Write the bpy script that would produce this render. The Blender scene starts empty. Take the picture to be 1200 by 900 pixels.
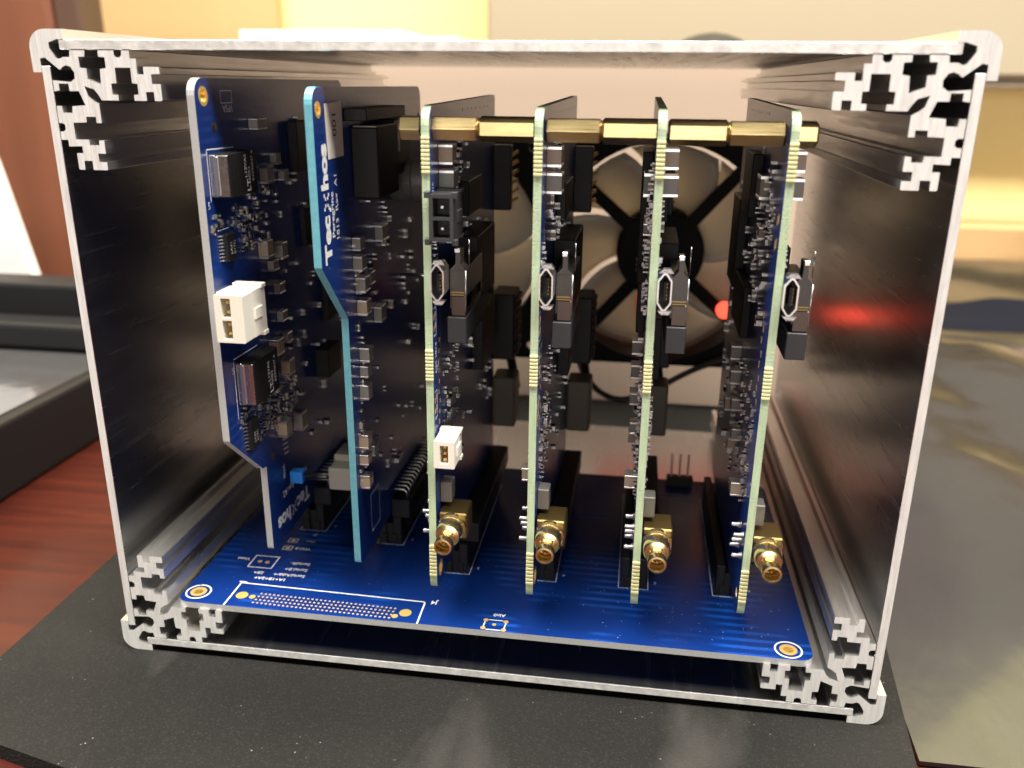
import bpy, bmesh, math, random
from mathutils import Matrix, Vector
random.seed(7)
MM = 0.001
scene = bpy.context.scene
C = scene.collection
R = math.radians

# ------------------------------------------------------------------ camera
CP = (30.9923, -169.8876, 133.0838); PITCH, YAW, ROLL, F = -0.33162, 0.14187, 0.01023, 1021.548
cam_d = bpy.data.cameras.new('camera'); cam = bpy.data.objects.new('camera', cam_d); C.objects.link(cam)
fw = Vector((-math.sin(YAW)*math.cos(PITCH), math.cos(YAW)*math.cos(PITCH), math.sin(PITCH)))
rt = Vector((math.cos(YAW), math.sin(YAW), 0)); up = rt.cross(fw)
rt, up = math.cos(ROLL)*rt + math.sin(ROLL)*up, -math.sin(ROLL)*rt + math.cos(ROLL)*up
m = Matrix((rt, up, -fw)).transposed().to_4x4(); m.translation = Vector(CP)*MM
cam.matrix_world = m
cam_d.sensor_width = 36; cam_d.lens = F/1200*36
cam_d.clip_start = 0.01; cam_d.clip_end = 20
cam_d.dof.use_dof = True; cam_d.dof.focus_distance = 0.195; cam_d.dof.aperture_fstop = 15
scene.camera = cam

# ------------------------------------------------------------------ world and lamps
w = bpy.data.worlds.new('World'); scene.world = w; w.use_nodes = True
bg = w.node_tree.nodes['Background']; bg.inputs[0].default_value = (1.0, 0.90, 0.76, 1); bg.inputs[1].default_value = 0.08
def area(name, loc, target, sx, sy, power, col):
    d = bpy.data.lights.new(name, 'AREA'); d.shape = 'RECTANGLE'; d.size = sx; d.size_y = sy; d.energy = power; d.color = col
    o = bpy.data.objects.new(name, d); C.objects.link(o); o.location = loc
    o.rotation_euler = (Vector(target) - Vector(loc)).to_track_quat('-Z', 'Y').to_euler()
    return o
area('ceiling_lamp_front', (0.10, -0.27, 1.30), (0.10, -0.27, 0.0), 2.6, 0.28, 92, (1.0, 0.95, 0.86))
area('front_fill_light', (0.25, -2.6, 0.30), (0, 0, 0.09), 1.6, 0.9, 21, (1.0, 0.94, 0.86))  # added fill light behind the camera, brightens front faces and interior
area('ceiling_lamp_rear', (0.0, 0.30, 1.5), (0, 0.45, 0.0), 1.8, 0.3, 40, (1.0, 0.90, 0.74))
vs = scene.view_settings
vs.view_transform = 'Standard'; vs.look = 'None'; vs.gamma = 1; vs.exposure = 0; vs.use_curve_mapping = False
scene.render.engine = 'CYCLES'

# ------------------------------------------------------------------ materials
MATS = {}
def mat(name, col=(.5, .5, .5), rough=.5, metal=0.0, spec=None, noise=None, bump=None, coat=0, emis=None, trans=None):
    """noise = (scale, colour2, contrast 0..1, stretch xyz); bump = (scale, strength, stretch)"""
    ma = bpy.data.materials.new(name); ma.use_nodes = True; nt = ma.node_tree; b = nt.nodes['Principled BSDF']
    b.inputs['Base Color'].default_value = (*col, 1); b.inputs['Roughness'].default_value = rough; b.inputs['Metallic'].default_value = metal
    if spec is not None: b.inputs['Specular IOR Level'].default_value = spec
    if coat: b.inputs['Coat Weight'].default_value = coat; b.inputs['Coat Roughness'].default_value = .12
    if emis: b.inputs['Emission Color'].default_value = (*emis[0], 1); b.inputs['Emission Strength'].default_value = emis[1]
    tc = nt.nodes.new('ShaderNodeTexCoord')
    def nz(scale, stretch, detail=4):
        mp = nt.nodes.new('ShaderNodeMapping'); mp.inputs['Scale'].default_value = stretch
        nt.links.new(tc.outputs['Object'], mp.inputs[0])
        n = nt.nodes.new('ShaderNodeTexNoise'); n.inputs['Scale'].default_value = scale; n.inputs['Detail'].default_value = detail
        nt.links.new(mp.outputs[0], n.inputs['Vector']); return n
    if noise:
        n = nz(noise[0], noise[3] if len(noise) > 3 else (1, 1, 1))
        r = nt.nodes.new('ShaderNodeValToRGB'); c = noise[2]
        r.color_ramp.elements[0].position = .5 - .5*(1-c) + .0; r.color_ramp.elements[1].position = .5 + .5*(1-c)
        r.color_ramp.elements[0].color = (*col, 1); r.color_ramp.elements[1].color = (*noise[1], 1)
        nt.links.new(n.outputs['Fac'], r.inputs[0]); nt.links.new(r.outputs[0], b.inputs['Base Color'])
    if bump:
        n = nz(bump[0], bump[2] if len(bump) > 2 else (1, 1, 1))
        bp = nt.nodes.new('ShaderNodeBump'); bp.inputs['Strength'].default_value = bump[1]; bp.inputs['Distance'].default_value = .0004
        nt.links.new(n.outputs['Fac'], bp.inputs['Height']); nt.links.new(bp.outputs[0], b.inputs['Normal'])
        # the same grain varies the gloss a little
        mr = nt.nodes.new('ShaderNodeMapRange'); mr.inputs[3].default_value = max(.03, rough*.75); mr.inputs[4].default_value = min(1, rough*1.3)
        nt.links.new(n.outputs['Fac'], mr.inputs[0]); nt.links.new(mr.outputs[0], b.inputs['Roughness'])
    MATS[name] = ma; return ma

mat('panel_aluminium', (.68, .68, .68), .25, 1, noise=(25, (.58, .58, .585), .3, (1, .3, 1)), bump=(500, .012, (1, .05, 1)))
mat('cardboard', (.54, .41, .315), .75, noise=(9, (.60, .46, .36), .2, (.3, 1, 2)))
mat('profile_aluminium', (.80, .79, .77), .40, 1, bump=(1400, .10, (1, .05, 1)))
mat('sawn_aluminium', (.95, .945, .93), .5, .3, noise=(1100, (.70, .70, .69), .45, (1, 1, .10)), bump=(2500, .45, (1, 1, .08)))
mat('worn_edge', (.95, .94, .92), .5, .4, noise=(420, (.60, .59, .57), .55), bump=(1500, .15))
mat('fibreglass_pale', (.36, .48, .30), .6, noise=(420, (.58, .71, .50), .25, (3, 1, .5)), bump=(2500, .3))
mat('fibreglass_tab', (.78, .76, .42), .55, noise=(1500, (.66, .62, .32), .3))
mat('fibreglass_grey', (.34, .35, .35), .6, noise=(2500, (.50, .50, .50), .3))
mat('fibreglass_teal', (.10, .36, .46), .45, noise=(900, (.18, .48, .56), .3))
mat('gold', (1.0, .80, .42), .24, 1, bump=(1800, .05))
mat('gold_pad', (.95, .66, .20), .42, .6)
mat('brass', (.70, .56, .28), .30, 1, noise=(260, (.56, .42, .20), .3), bump=(1600, .10, (.05, 1, 1)))
mat('tin', (.80, .80, .80), .28, 1)
mat('solder', (.55, .55, .56), .30, 1, bump=(3000, .4))
mat('steel', (.55, .53, .50), .25, 1, bump=(1500, .05))
mat('dark_steel', (.075, .07, .068), .32, .8)
mat('copper_tint', (.42, .30, .25), .3, 1); mat('clip_bronze', (.11, .09, .08), .3, 1); mat('dull_gold', (.34, .25, .10), .4, 1)
mat('chip_black', (.007, .007, .008), .5, spec=.25, noise=(4000, (.016, .016, .016), .2))
mat('plastic_black', (.010, .010, .011), .45, spec=.3, bump=(2500, .12))
mat('plastic_charcoal', (.030, .032, .036), .45, bump=(2500, .12))
mat('plastic_white', (.83, .80, .70), .40, bump=(1500, .04))
mat('plastic_grey', (.34, .33, .28), .5)
mat('plastic_blue', (.02, .22, .70), .35)
mat('plastic_brown', (.13, .105, .08), .5)
mat('cavity_brown', (.30, .17, .04), .5)
mat('ceramic_tan', (.36, .27, .19), .45, noise=(2500, (.42, .34, .26), .2))
mat('ceramic_grey', (.25, .24, .22), .45)
mat('ferrite', (.17, .165, .15), .38, .3)
mat('silkscreen', (.82, .83, .84), .55)
mat('sticker', (.78, .75, .68), .55, noise=(300, (.72, .69, .62), .2))
mat('ink', (.03, .03, .03), .6)
mat('pin_dots', (.80, .68, .66), .35, .5)
mat('hole_dark', (.01, .008, .006), .8)
mat('fan_black', (.006, .006, .006), .6, spec=.15)
mat('red_plastic', (.75, .05, .035), .4); mat('red_lamp', (.8, .05, .03), .4, emis=((1.0, .09, .05), 2.2))
mat('cable_black', (.012, .012, .012), .45)
mat('wall_paint', (.86, .74, .33), .8, noise=(6, (.90, .78, .38), .2))
mat('cabinet_paint', (.40, .335, .235), .6, noise=(5, (.37, .31, .215), .2))
mat('tan_finish', (.50, .34, .15), .7, noise=(8, (.58, .40, .19), .2))
mat('ledge_wood', (.50, .31, .13), .55, noise=(14, (.56, .36, .17), .2, (.3, 1, 1)))
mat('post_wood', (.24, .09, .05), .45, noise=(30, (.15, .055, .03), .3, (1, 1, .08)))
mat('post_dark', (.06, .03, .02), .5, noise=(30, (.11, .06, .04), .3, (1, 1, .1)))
mat('paper_white', (.85, .84, .82), .7)
mat('bag_foil', (.098, .108, .138), .22, .95, noise=(12, (.128, .140, .175), .2), bump=(40, 1.6, (1, .5, 1)))
mat('blue_cloth', (.006, .007, .013), .8, spec=.1)
mat('pink_paper', (.75, .50, .45), .7)
mat('glossy_plate', (.24, .24, .25), .12, .8, bump=(45, 1.0))

def fan_blade_mat():
    ma = bpy.data.materials.new('fan_blade'); ma.use_nodes = True; nt = ma.node_tree; b = nt.nodes['Principled BSDF']
    b.inputs['Base Color'].default_value = (.82, .78, .70, 1); b.inputs['Roughness'].default_value = .22
    tr = nt.nodes.new('ShaderNodeBsdfTranslucent'); tr.inputs[0].default_value = (.88, .80, .64, 1)
    mx = nt.nodes.new('ShaderNodeMixShader'); mx.inputs[0].default_value = .38
    nt.links.new(b.outputs[0], mx.inputs[1]); nt.links.new(tr.outputs[0], mx.inputs[2])
    nt.links.new(mx.outputs[0], nt.nodes['Material Output'].inputs[0]); MATS['fan_blade'] = ma
fan_blade_mat()

def solder_mask(name, dark, light, rough, trace_scale, trace_axis):
    """blue lacquer; copper traces show through as slightly lighter lines"""
    ma = bpy.data.materials.new(name); ma.use_nodes = True; nt = ma.node_tree; b = nt.nodes['Principled BSDF']
    b.inputs['Roughness'].default_value = rough; b.inputs['Specular IOR Level'].default_value = .45
    tc = nt.nodes.new('ShaderNodeTexCoord')
    wv = nt.nodes.new('ShaderNodeTexWave'); wv.bands_direction = trace_axis; wv.inputs['Scale'].default_value = trace_scale
    wv.inputs['Distortion'].default_value = 1.2; wv.inputs['Detail'].default_value = 1; wv.inputs['Detail Scale'].default_value = 40
    nz = nt.nodes.new('ShaderNodeTexNoise'); nz.inputs['Scale'].default_value = 45; nz.inputs['Detail'].default_value = 2
    ramp = nt.nodes.new('ShaderNodeValToRGB'); ramp.color_ramp.elements[0].position = .50; ramp.color_ramp.elements[1].position = .62
    r2 = nt.nodes.new('ShaderNodeValToRGB'); r2.color_ramp.elements[0].position = .55; r2.color_ramp.elements[1].position = .80
    mul = nt.nodes.new('ShaderNodeMath'); mul.operation = 'MULTIPLY'
    mix = nt.nodes.new('ShaderNodeMix'); mix.data_type = 'RGBA'
    for n in (wv, nz): nt.links.new(tc.outputs['Object'], n.inputs['Vector'])
    nt.links.new(nz.outputs['Fac'], ramp.inputs[0]); nt.links.new(wv.outputs['Fac'], r2.inputs[0])
    nt.links.new(ramp.outputs[0], mul.inputs[0]); nt.links.new(r2.outputs[0], mul.inputs[1])
    nt.links.new(mul.outputs[0], mix.inputs[0]); mix.inputs[6].default_value = (*dark, 1); mix.inputs[7].default_value = (*light, 1)
    nt.links.new(mix.outputs[2], b.inputs['Base Color'])
    n2 = nt.nodes.new('ShaderNodeTexNoise'); n2.inputs['Scale'].default_value = 700
    nt.links.new(tc.outputs['Object'], n2.inputs['Vector'])
    ad = nt.nodes.new('ShaderNodeMath'); ad.operation = 'MULTIPLY_ADD'; ad.inputs[1].default_value = .5
    nt.links.new(mul.outputs[0], ad.inputs[0]); nt.links.new(n2.outputs['Fac'], ad.inputs[2])
    bp = nt.nodes.new('ShaderNodeBump'); bp.inputs['Strength'].default_value = .08; bp.inputs['Distance'].default_value = .0003
    nt.links.new(ad.outputs[0], bp.inputs['Height']); nt.links.new(bp.outputs[0], b.inputs['Normal'])
    MATS[name] = ma
solder_mask('mask_backplane', (.003, .026, .17), (.008, .075, .40), .26, 110, 'Y')
solder_mask('mask_board', (.006, .027, .155), (.010, .042, .22), .28, 150, 'Z')

def mat_mat():
    ma = bpy.data.materials.new('rubber_mat'); ma.use_nodes = True; nt = ma.node_tree; b = nt.nodes['Principled BSDF']
    tc = nt.nodes.new('ShaderNodeTexCoord')
    def noise(s, d=4, st=(1, 1, 1)):
        mp = nt.nodes.new('ShaderNodeMapping'); mp.inputs['Scale'].default_value = st; nt.links.new(tc.outputs['Object'], mp.inputs[0])
        n = nt.nodes.new('ShaderNodeTexNoise'); n.inputs['Scale'].default_value = s; n.inputs['Detail'].default_value = d
        nt.links.new(mp.outputs[0], n.inputs['Vector']); return n
    def ramp(n, a, b_, c0=(0, 0, 0), c1=(1, 1, 1)):
        r = nt.nodes.new('ShaderNodeValToRGB'); r.color_ramp.elements[0].position = a; r.color_ramp.elements[1].position = b_
        r.color_ramp.elements[0].color = (*c0, 1); r.color_ramp.elements[1].color = (*c1, 1); nt.links.new(n.outputs[0], r.inputs[0]); return r
    base = ramp(noise(18, 6), .3, .75, (.0065, .0063, .006), (.014, .0132, .0122))
    vor = nt.nodes.new('ShaderNodeTexVoronoi'); vor.inputs['Scale'].default_value = 520; nt.links.new(tc.outputs['Object'], vor.inputs['Vector'])
    fl = ramp(vor, .05, .12, (1, 1, 1), (0, 0, 0))
    gate = ramp(noise(90, 3), .58, .66)
    scuff = ramp(noise(30, 6, (1, .4, 1)), .57, .74)
    def mixc(a, fac, col):
        mx = nt.nodes.new('ShaderNodeMix'); mx.data_type = 'RGBA'; nt.links.new(fac, mx.inputs[0]); nt.links.new(a, mx.inputs[6]); mx.inputs[7].default_value = (*col, 1); return mx.outputs[2]
    mul = nt.nodes.new('ShaderNodeMath'); mul.operation = 'MULTIPLY'; nt.links.new(fl.outputs[0], mul.inputs[0]); nt.links.new(gate.outputs[0], mul.inputs[1])
    sc = nt.nodes.new('ShaderNodeMath'); sc.operation = 'MULTIPLY'; sc.inputs[1].default_value = .5; nt.links.new(scuff.outputs[0], sc.inputs[0])
    c1 = mixc(base.outputs[0], sc.outputs[0], (.085, .078, .07)); g2 = ramp(noise(2300, 2), .54, .74); gm = nt.nodes.new('ShaderNodeMath'); gm.operation = 'MULTIPLY'; gm.inputs[1].default_value = .22; nt.links.new(g2.outputs[0], gm.inputs[0])
    c1 = mixc(c1, gm.outputs[0], (.075, .07, .064)); c2 = mixc(c1, mul.outputs[0], (.26, .25, .23))
    nt.links.new(c2, b.inputs['Base Color']); b.inputs['Roughness'].default_value = .85; b.inputs['Specular IOR Level'].default_value = .25
    n3 = noise(1500, 3); bp = nt.nodes.new('ShaderNodeBump'); bp.inputs['Strength'].default_value = .9; bp.inputs['Distance'].default_value = .0004
    nt.links.new(n3.outputs[0], bp.inputs['Height']); nt.links.new(bp.outputs[0], b.inputs['Normal']); MATS['rubber_mat'] = ma
mat_mat()
def table_mat():
    ma = bpy.data.materials.new('mahogany'); ma.use_nodes = True; nt = ma.node_tree; b = nt.nodes['Principled BSDF']
    tc = nt.nodes.new('ShaderNodeTexCoord'); mp = nt.nodes.new('ShaderNodeMapping'); mp.inputs['Scale'].default_value = (1, 14, 1); mp.inputs['Rotation'].default_value = (0, 0, .12)
    nt.links.new(tc.outputs['Object'], mp.inputs[0])
    n = nt.nodes.new('ShaderNodeTexNoise'); n.inputs['Scale'].default_value = 14; n.inputs['Detail'].default_value = 7; n.inputs['Distortion'].default_value = .6
    nt.links.new(mp.outputs[0], n.inputs['Vector'])
    r = nt.nodes.new('ShaderNodeValToRGB'); r.color_ramp.elements[0].position = .32; r.color_ramp.elements[1].position = .70
    r.color_ramp.elements[0].color = (.034, .006, .004, 1); r.color_ramp.elements[1].color = (.068, .012, .006, 1)
    nt.links.new(n.outputs['Fac'], r.inputs[0]); nt.links.new(r.outputs[0], b.inputs['Base Color'])
    b.inputs['Roughness'].default_value = .30
    bp = nt.nodes.new('ShaderNodeBump'); bp.inputs['Strength'].default_value = .15; bp.inputs['Distance'].default_value = .0003
    nt.links.new(n.outputs['Fac'], bp.inputs['Height']); nt.links.new(bp.outputs[0], b.inputs['Normal']); MATS['mahogany'] = ma
table_mat()

# ------------------------------------------------------------------ mesh helpers (all coordinates in millimetres)
_bev = {}
def bevel_box(dx, dy, dz, bv, seg=1):
    k = (round(dx, 3), round(dy, 3), round(dz, 3), bv, seg)
    if k not in _bev:
        bm = bmesh.new(); bmesh.ops.create_cube(bm, size=1); bmesh.ops.scale(bm, vec=(dx, dy, dz), verts=bm.verts)
        if bv: bmesh.ops.bevel(bm, geom=bm.edges[:], offset=min(bv, .45*min(dx, dy, dz)), segments=seg, affect='EDGES', profile=.5)
        bm.verts.index_update(); _bev[k] = ([tuple(v.co) for v in bm.verts], [[v.index for v in f.verts] for f in bm.faces]); bm.free()
    return _bev[k]

class MB:
    def __init__(self): self.v = []; self.f = []; self.m = []; self.mats = []; self.sm = []
    def mi(self, n):
        if n not in self.mats: self.mats.append(n)
        return self.mats.index(n)
    def add(self, vs, fs, mt, smooth=False):
        o = len(self.v); i = self.mi(mt); self.v += [tuple(v) for v in vs]
        for f in fs: self.f.append([o+k for k in f]); self.m.append(i); self.sm.append(smooth)
        return self
    def box(self, x0, x1, y0, y1, z0, z1, mt, bv=0, seg=1):
        vs, fs = bevel_box(abs(x1-x0), abs(y1-y0), abs(z1-z0), bv, seg); c = ((x0+x1)/2, (y0+y1)/2, (z0+z1)/2)
        return self.add([(v[0]+c[0], v[1]+c[1], v[2]+c[2]) for v in vs], fs, mt)
    def prism(self, pts, axis, a, b, mt, smooth=False):
        """pts 2D in the two other axes (x:(y,z) y:(x,z) z:(x,y))"""
        def P(p, t): return {'x': (t, p[0], p[1]), 'y': (p[0], t, p[1]), 'z': (p[0], p[1], t)}[axis]
        n = len(pts); vs = [P(p, a) for p in pts] + [P(p, b) for p in pts]
        self.add(vs, [list(range(n))[::-1], list(range(n, 2*n))], mt)
        if smooth: self.add(vs, [], mt)
        o = len(self.v) - 2*n; i = self.mi(mt)
        for k in range(n): self.f.append([o+k, o+(k+1) % n, o+n+(k+1) % n, o+n+k]); self.m.append(i); self.sm.append(smooth)
        return self
    def cyl(self, axis, c, r, a, b, mt, n=16, smooth=True, rot=0):
        pts = [(c[0]+r*math.cos(rot+2*math.pi*k/n), c[1]+r*math.sin(rot+2*math.pi*k/n)) for k in range(n)]
        return self.prism(pts, axis, a, b, mt, smooth)
    def lathe(self, axis, c, prof, mt, n=24, closed_ends=True):
        """prof = [(radius, position along axis)]; corners sharper than 32 degrees stay crisp"""
        def ringv(r, t):
            out = []
            for k in range(n):
                a = 2*math.pi*k/n; p = (c[0]+r*math.cos(a), c[1]+r*math.sin(a))
                out.append({'x': (t, *p), 'y': (p[0], t, p[1]), 'z': (*p, t)}[axis])
            return out
        vs = ringv(*prof[0]); fs = []; top = 0
        for j in range(len(prof)-1):
            if j and (Vector(prof[j])-Vector(prof[j-1])).length > 1e-6 and (Vector(prof[j+1])-Vector(prof[j])).length > 1e-6:
                if (Vector(prof[j])-Vector(prof[j-1])).angle(Vector(prof[j+1])-Vector(prof[j])) > R(32): top = len(vs); vs += ringv(*prof[j])
            nxt = len(vs); vs += ringv(*prof[j+1])
            for k in range(n): fs.append([top+k, top+(k+1) % n, nxt+(k+1) % n, nxt+k])
            top = nxt
        self.add(vs, fs, mt, True)
        if closed_ends:
            for rr, t in (prof[0], prof[-1]): self.add(ringv(rr, t), [list(range(n))], mt)
        return self
    def ring(self, axis, c, r0, r1, a, b, mt, n=24):
        return self.lathe(axis, c, [(r0, a), (r1, a), (r1, b), (r0, b), (r0, a)], mt, n, False)
    def tube(self, pts, r, mt, n=8):
        P = [Vector(p) for p in pts]; vs = []; prev = None
        for i, p in enumerate(P):
            t = (P[min(i+1, len(P)-1)] - P[max(i-1, 0)]).normalized()
            u = t.cross(Vector((0, 0, 1)) if abs(t.z) < .9 else Vector((1, 0, 0))).normalized()
            if prev is not None and u.dot(prev) < 0: u = -u
            prev = u; v2 = t.cross(u)
            for k in range(n):
                a = 2*math.pi*k/n; vs.append(p + r*(math.cos(a)*u + math.sin(a)*v2))
        fs = [[i*n+k, i*n+(k+1) % n, (i+1)*n+(k+1) % n, (i+1)*n+k] for i in range(len(P)-1) for k in range(n)]
        fs += [list(range(n)), list(range((len(P)-1)*n, len(P)*n))]
        return self.add(vs, fs, mt, True)
    def mesh(self, name, org=(0, 0, 0)):
        me = bpy.data.meshes.new(name)
        me.from_pydata([((x-org[0])*MM, (y-org[1])*MM, (z-org[2])*MM) for x, y, z in self.v], [], self.f)
        for n in self.mats: me.materials.append(MATS[n])
        for p, i, s in zip(me.polygons, self.m, self.sm): p.material_index = i; p.use_smooth = s
        bm = bmesh.new(); bm.from_mesh(me); bmesh.ops.recalc_face_normals(bm, faces=bm.faces); bm.to_mesh(me); bm.free()
        return me

def link(name, me, parent=None, label=None, kind=None):
    o = bpy.data.objects.new(name, me); C.objects.link(o); o.parent = parent
    if label: o['label'] = label
    if kind: o['kind'] = kind
    return o
class Thing:
    def __init__(s, name, label, cat, org=(0, 0, 0), group=None):
        s.org = org; s.o = bpy.data.objects.new(name, None); C.objects.link(s.o); s.o.empty_display_size = .01
        s.o.location = Vector(org)*MM; s.o['label'] = label; s.o['category'] = cat
        if group: s.o['group'] = group
    def part(s, name, mb, parent=None, label=None, kind=None):
        me = mb.mesh(name, s.org) if isinstance(mb, MB) else mb
        return link(name, me, parent or s.o, label, kind)
def single(name, mb, label, cat, org=(0, 0, 0), group=None):
    o = link(name, mb.mesh(name, org)); o.location = Vector(org)*MM; o['label'] = label; o['category'] = cat
    if group: o['group'] = group
    return o
def structure(name, mb):
    return link(name, mb.mesh(name), kind='structure')
def copy_tree(o, parent=None):
    c = o.copy(); C.objects.link(c); c.parent = parent
    for ch in list(o.children): copy_tree(ch, c)
    return c

def filled(outer, holes, depth):
    """flat plate with real holes: returns verts (x, y, 0..depth) and faces"""
    cu = bpy.data.curves.new('tmp', 'CURVE'); cu.dimensions = '2D'; cu.fill_mode = 'BOTH'; cu.extrude = depth/2
    for ring in [outer] + holes:
        sp = cu.splines.new('POLY'); sp.points.add(len(ring)-1); sp.use_cyclic_u = True
        for p, q in zip(sp.points, ring): p.co = (q[0], q[1], 0, 1)
    ob = bpy.data.objects.new('tmp', cu); me = bpy.data.meshes.new_from_object(ob)
    bm = bmesh.new(); bm.from_mesh(me); bmesh.ops.remove_doubles(bm, verts=bm.verts, dist=1e-4); bm.verts.index_update(); bm.normal_update()
    vs = [(v.co.x, v.co.y, v.co.z + depth/2) for v in bm.verts]
    fs = [([v.index for v in f.verts], abs(f.normal.z) > .7) for f in bm.faces]
    bm.free(); bpy.data.meshes.remove(me); bpy.data.objects.remove(ob); bpy.data.curves.remove(cu)
    return vs, fs
def plate(mb, outer, holes, axis, a, b, face_mat, edge_mat):
    """plate in the plane normal to axis, from a to b"""
    vs, fs = filled(outer, holes, abs(b-a)); t0 = min(a, b)
    def P(v):
        return {'x': (t0+v[2], v[0], v[1]), 'y': (v[0], t0+v[2], v[1]), 'z': (v[0], v[1], t0+v[2])}[axis]
    o = len(mb.v); mb.v += [P(v) for v in vs]
    for f, flat in fs: mb.f.append([o+i for i in f]); mb.m.append(mb.mi(face_mat if flat else edge_mat)); mb.sm.append(False)
    return mb
def circ(cx, cy, r, n=20): return [(cx+r*math.cos(2*math.pi*k/n), cy+r*math.sin(2*math.pi*k/n)) for k in range(n)]
def rounded(pts, radii, n=5):
    out = []
    for i, p in enumerate(pts):
        r = radii[i]; p = Vector(p); a = Vector(pts[i-1]); b = Vector(pts[(i+1) % len(pts)])
        if r <= 0: out.append(tuple(p)); continue
        u = (a-p).normalized(); v = (b-p).normalized(); ang = u.angle(v); d = r/math.tan(ang/2)
        c = p + (u+v).normalized()*(r/math.sin(ang/2)); s = p+u*d; e = p+v*d
        a0 = math.atan2(s.y-c.y, s.x-c.x); a1 = math.atan2(e.y-c.y, e.x-c.x); da = (a1-a0+math.pi) % (2*math.pi) - math.pi
        out += [(c.x+r*math.cos(a0+da*k/n), c.y+r*math.sin(a0+da*k/n)) for k in range(n+1)]
    return out

def text(mb, s, size, origin, xdir, ydir, mt='silkscreen', align='LEFT', bold=0, off=.03, width=1.0):
    """flat print: letters run along xdir, their tops point along ydir"""
    cu = bpy.data.curves.new('tmp', 'FONT'); cu.body = s; cu.size = size; cu.align_x = align; cu.offset = bold*size; cu.resolution_u = 3
    ob = bpy.data.objects.new('tmp', cu); me = bpy.data.meshes.new_from_object(ob)
    X = Vector(xdir); Y = Vector(ydir); N = X.cross(Y); O = Vector(origin) + N*off
    mb.add([tuple(O + X*v.co.x*width + Y*v.co.y) for v in me.vertices], [list(p.vertices) for p in me.polygons], mt)
    bpy.data.meshes.remove(me); bpy.data.objects.remove(ob); bpy.data.curves.remove(cu)
    return mb
def line(mb, p, q, wdt, n, mt='silkscreen', off=.03):
    p = Vector(p); q = Vector(q); n = Vector(n); s = n.cross(q-p).normalized()*wdt/2; e = (q-p).normalized()*wdt/2; o = n*off
    return mb.add([p-e-s+o, q+e-s+o, q+e+s+o, p-e+s+o], [[0, 1, 2, 3]], mt)
def rect_outline(mb, a, b, c, d, wdt, n):
    for p, q in ((a, b), (b, c), (c, d), (d, a)): line(mb, p, q, wdt, n)
    return mb

# ------------------------------------------------------------------ setting
WH = 140.56; WX = 89.0; DEPTH = 162.0
mb = MB(); mb.box(-1400, 1400, -700, 660, -40, -6, 'mahogany'); structure('table_top', mb)
mb = MB(); mb.box(-1500, 1500, 670, 720, -300, 1400, 'wall_paint'); structure('wall', mb)

mb = MB(); mb.prism(rounded([(-121, 260), (-119, -31), (101, -80), (96, -40), (95.3, -12), (100.5, 40), (103, 260)], [4, 2, 1, 1, 2, 2, 4]), 'z', -6, -2, 'rubber_mat')
single('desk_mat', mb, 'worn black rubber mat with white flecks under the aluminium enclosure', 'mat')

# ------------------------------------------------------------------ enclosure
enc = Thing('enclosure', 'open aluminium enclosure of four corner profiles and flat panels holding circuit boards', 'enclosure', (0, DEPTH/2, -2))
# corner profile traced in its own frame: u = inwards from the side, v = inwards from the top
LEG = [(6.6, 2.03), (9.8, 2.03), (9.6, 3.2), (8.3, 3.2), (8.3, 5.3), (9.7, 5.4), (9.7, 7.4), (12.4, 8.4), (12.6, 5.5), (13.9, 5.3), (13.9, 3.3), (12.6, 3.2), (12.6, 2.03),
       (15.9, 2.03), (15.95, 2.9), (16.3, 3.3), (17.1, 3.3), (17.5, 2.9), (17.6, 2.03), (19.2, 2.03), (19.2, 3.5), (20.5, 3.5), (20.4, 6.4), (21.8, 6.4), (21.8, 5.0),
       (24.9, 5.0), (25.1, 5.2), (25.1, 6.3), (23.3, 6.4), (23.3, 8.2), (25.1, 8.2), (25.1, 11.2), (24.9, 11.4), (23.5, 11.4), (23.5, 9.7), (21.8, 9.7), (21.8, 11.4), (19.2, 11.4),
       (19.2, 10.3), (20.2, 10.2), (20.2, 8.2), (19.1, 8.1), (19.1, 5.2), (15.8, 5.2), (15.7, 8.1), (14.6, 8.2), (14.6, 10.3), (15.8, 10.3), (15.8, 11.4), (12.1, 11.4), (11.5, 10.3), (10.7, 9.3), (9.6, 9.0)]
half1 = [(5.6, -1.9), (5.6, -.03), (4.1, .0), (2.3, .6), (2.3, 1.6), (3.5, 3.5), (4.1, 3.7), (5.0, 3.3), (6.4, 3.3)] + LEG
half2 = [(-1.9, 6.2), (-.03, 6.2), (-.03, 3.6), (1.0, 3.4), (3.9, 5.7), (4.5, 5.2), (5.4, 4.8), (6.3, 5.1), (7.0, 6.2), (6.9, 7.3), (5.9, 8.0), (2.03, 7.7)] + [(v, u) for u, v in LEG[1:]]
arc = [(1.6-3.5*math.sin(a), 1.6-3.5*math.cos(a)) for a in [R(d) for d in range(0, 91, 15)]]
PROFILE = arc[::-1] + half1 + [(8.7, 8.7)] + half2[::-1]
for sx, sz in ((-1, 1), (1, 1), (-1, -1), (1, -1)):
    pts = [((WX-u)*sx, (WH-v) if sz > 0 else v) for u, v in PROFILE]
    mb = MB(); plate(mb, pts, [], 'y', 0, DEPTH, 'sawn_aluminium', 'profile_aluminium')
    enc.part('corner_profile', mb)
T = 1.9
mb = MB(); mb.box(-WX+4.5, WX-4.5, .05, DEPTH-.05, WH-T, WH, 'panel_aluminium', .12); 
mb.box(-WX+4.6, WX-4.6, -.03, .06, WH-T+.1, WH-.1, 'worn_edge'); enc.part('top_panel', mb)
mb = MB(); mb.box(-WX+4.5, WX-4.5, .05, DEPTH-.05, 0, T, 'panel_aluminium', .12)
mb.box(-WX+4.6, WX-4.6, -.03, .06, .1, T-.1, 'worn_edge'); enc.part('bottom_panel', mb)
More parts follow.
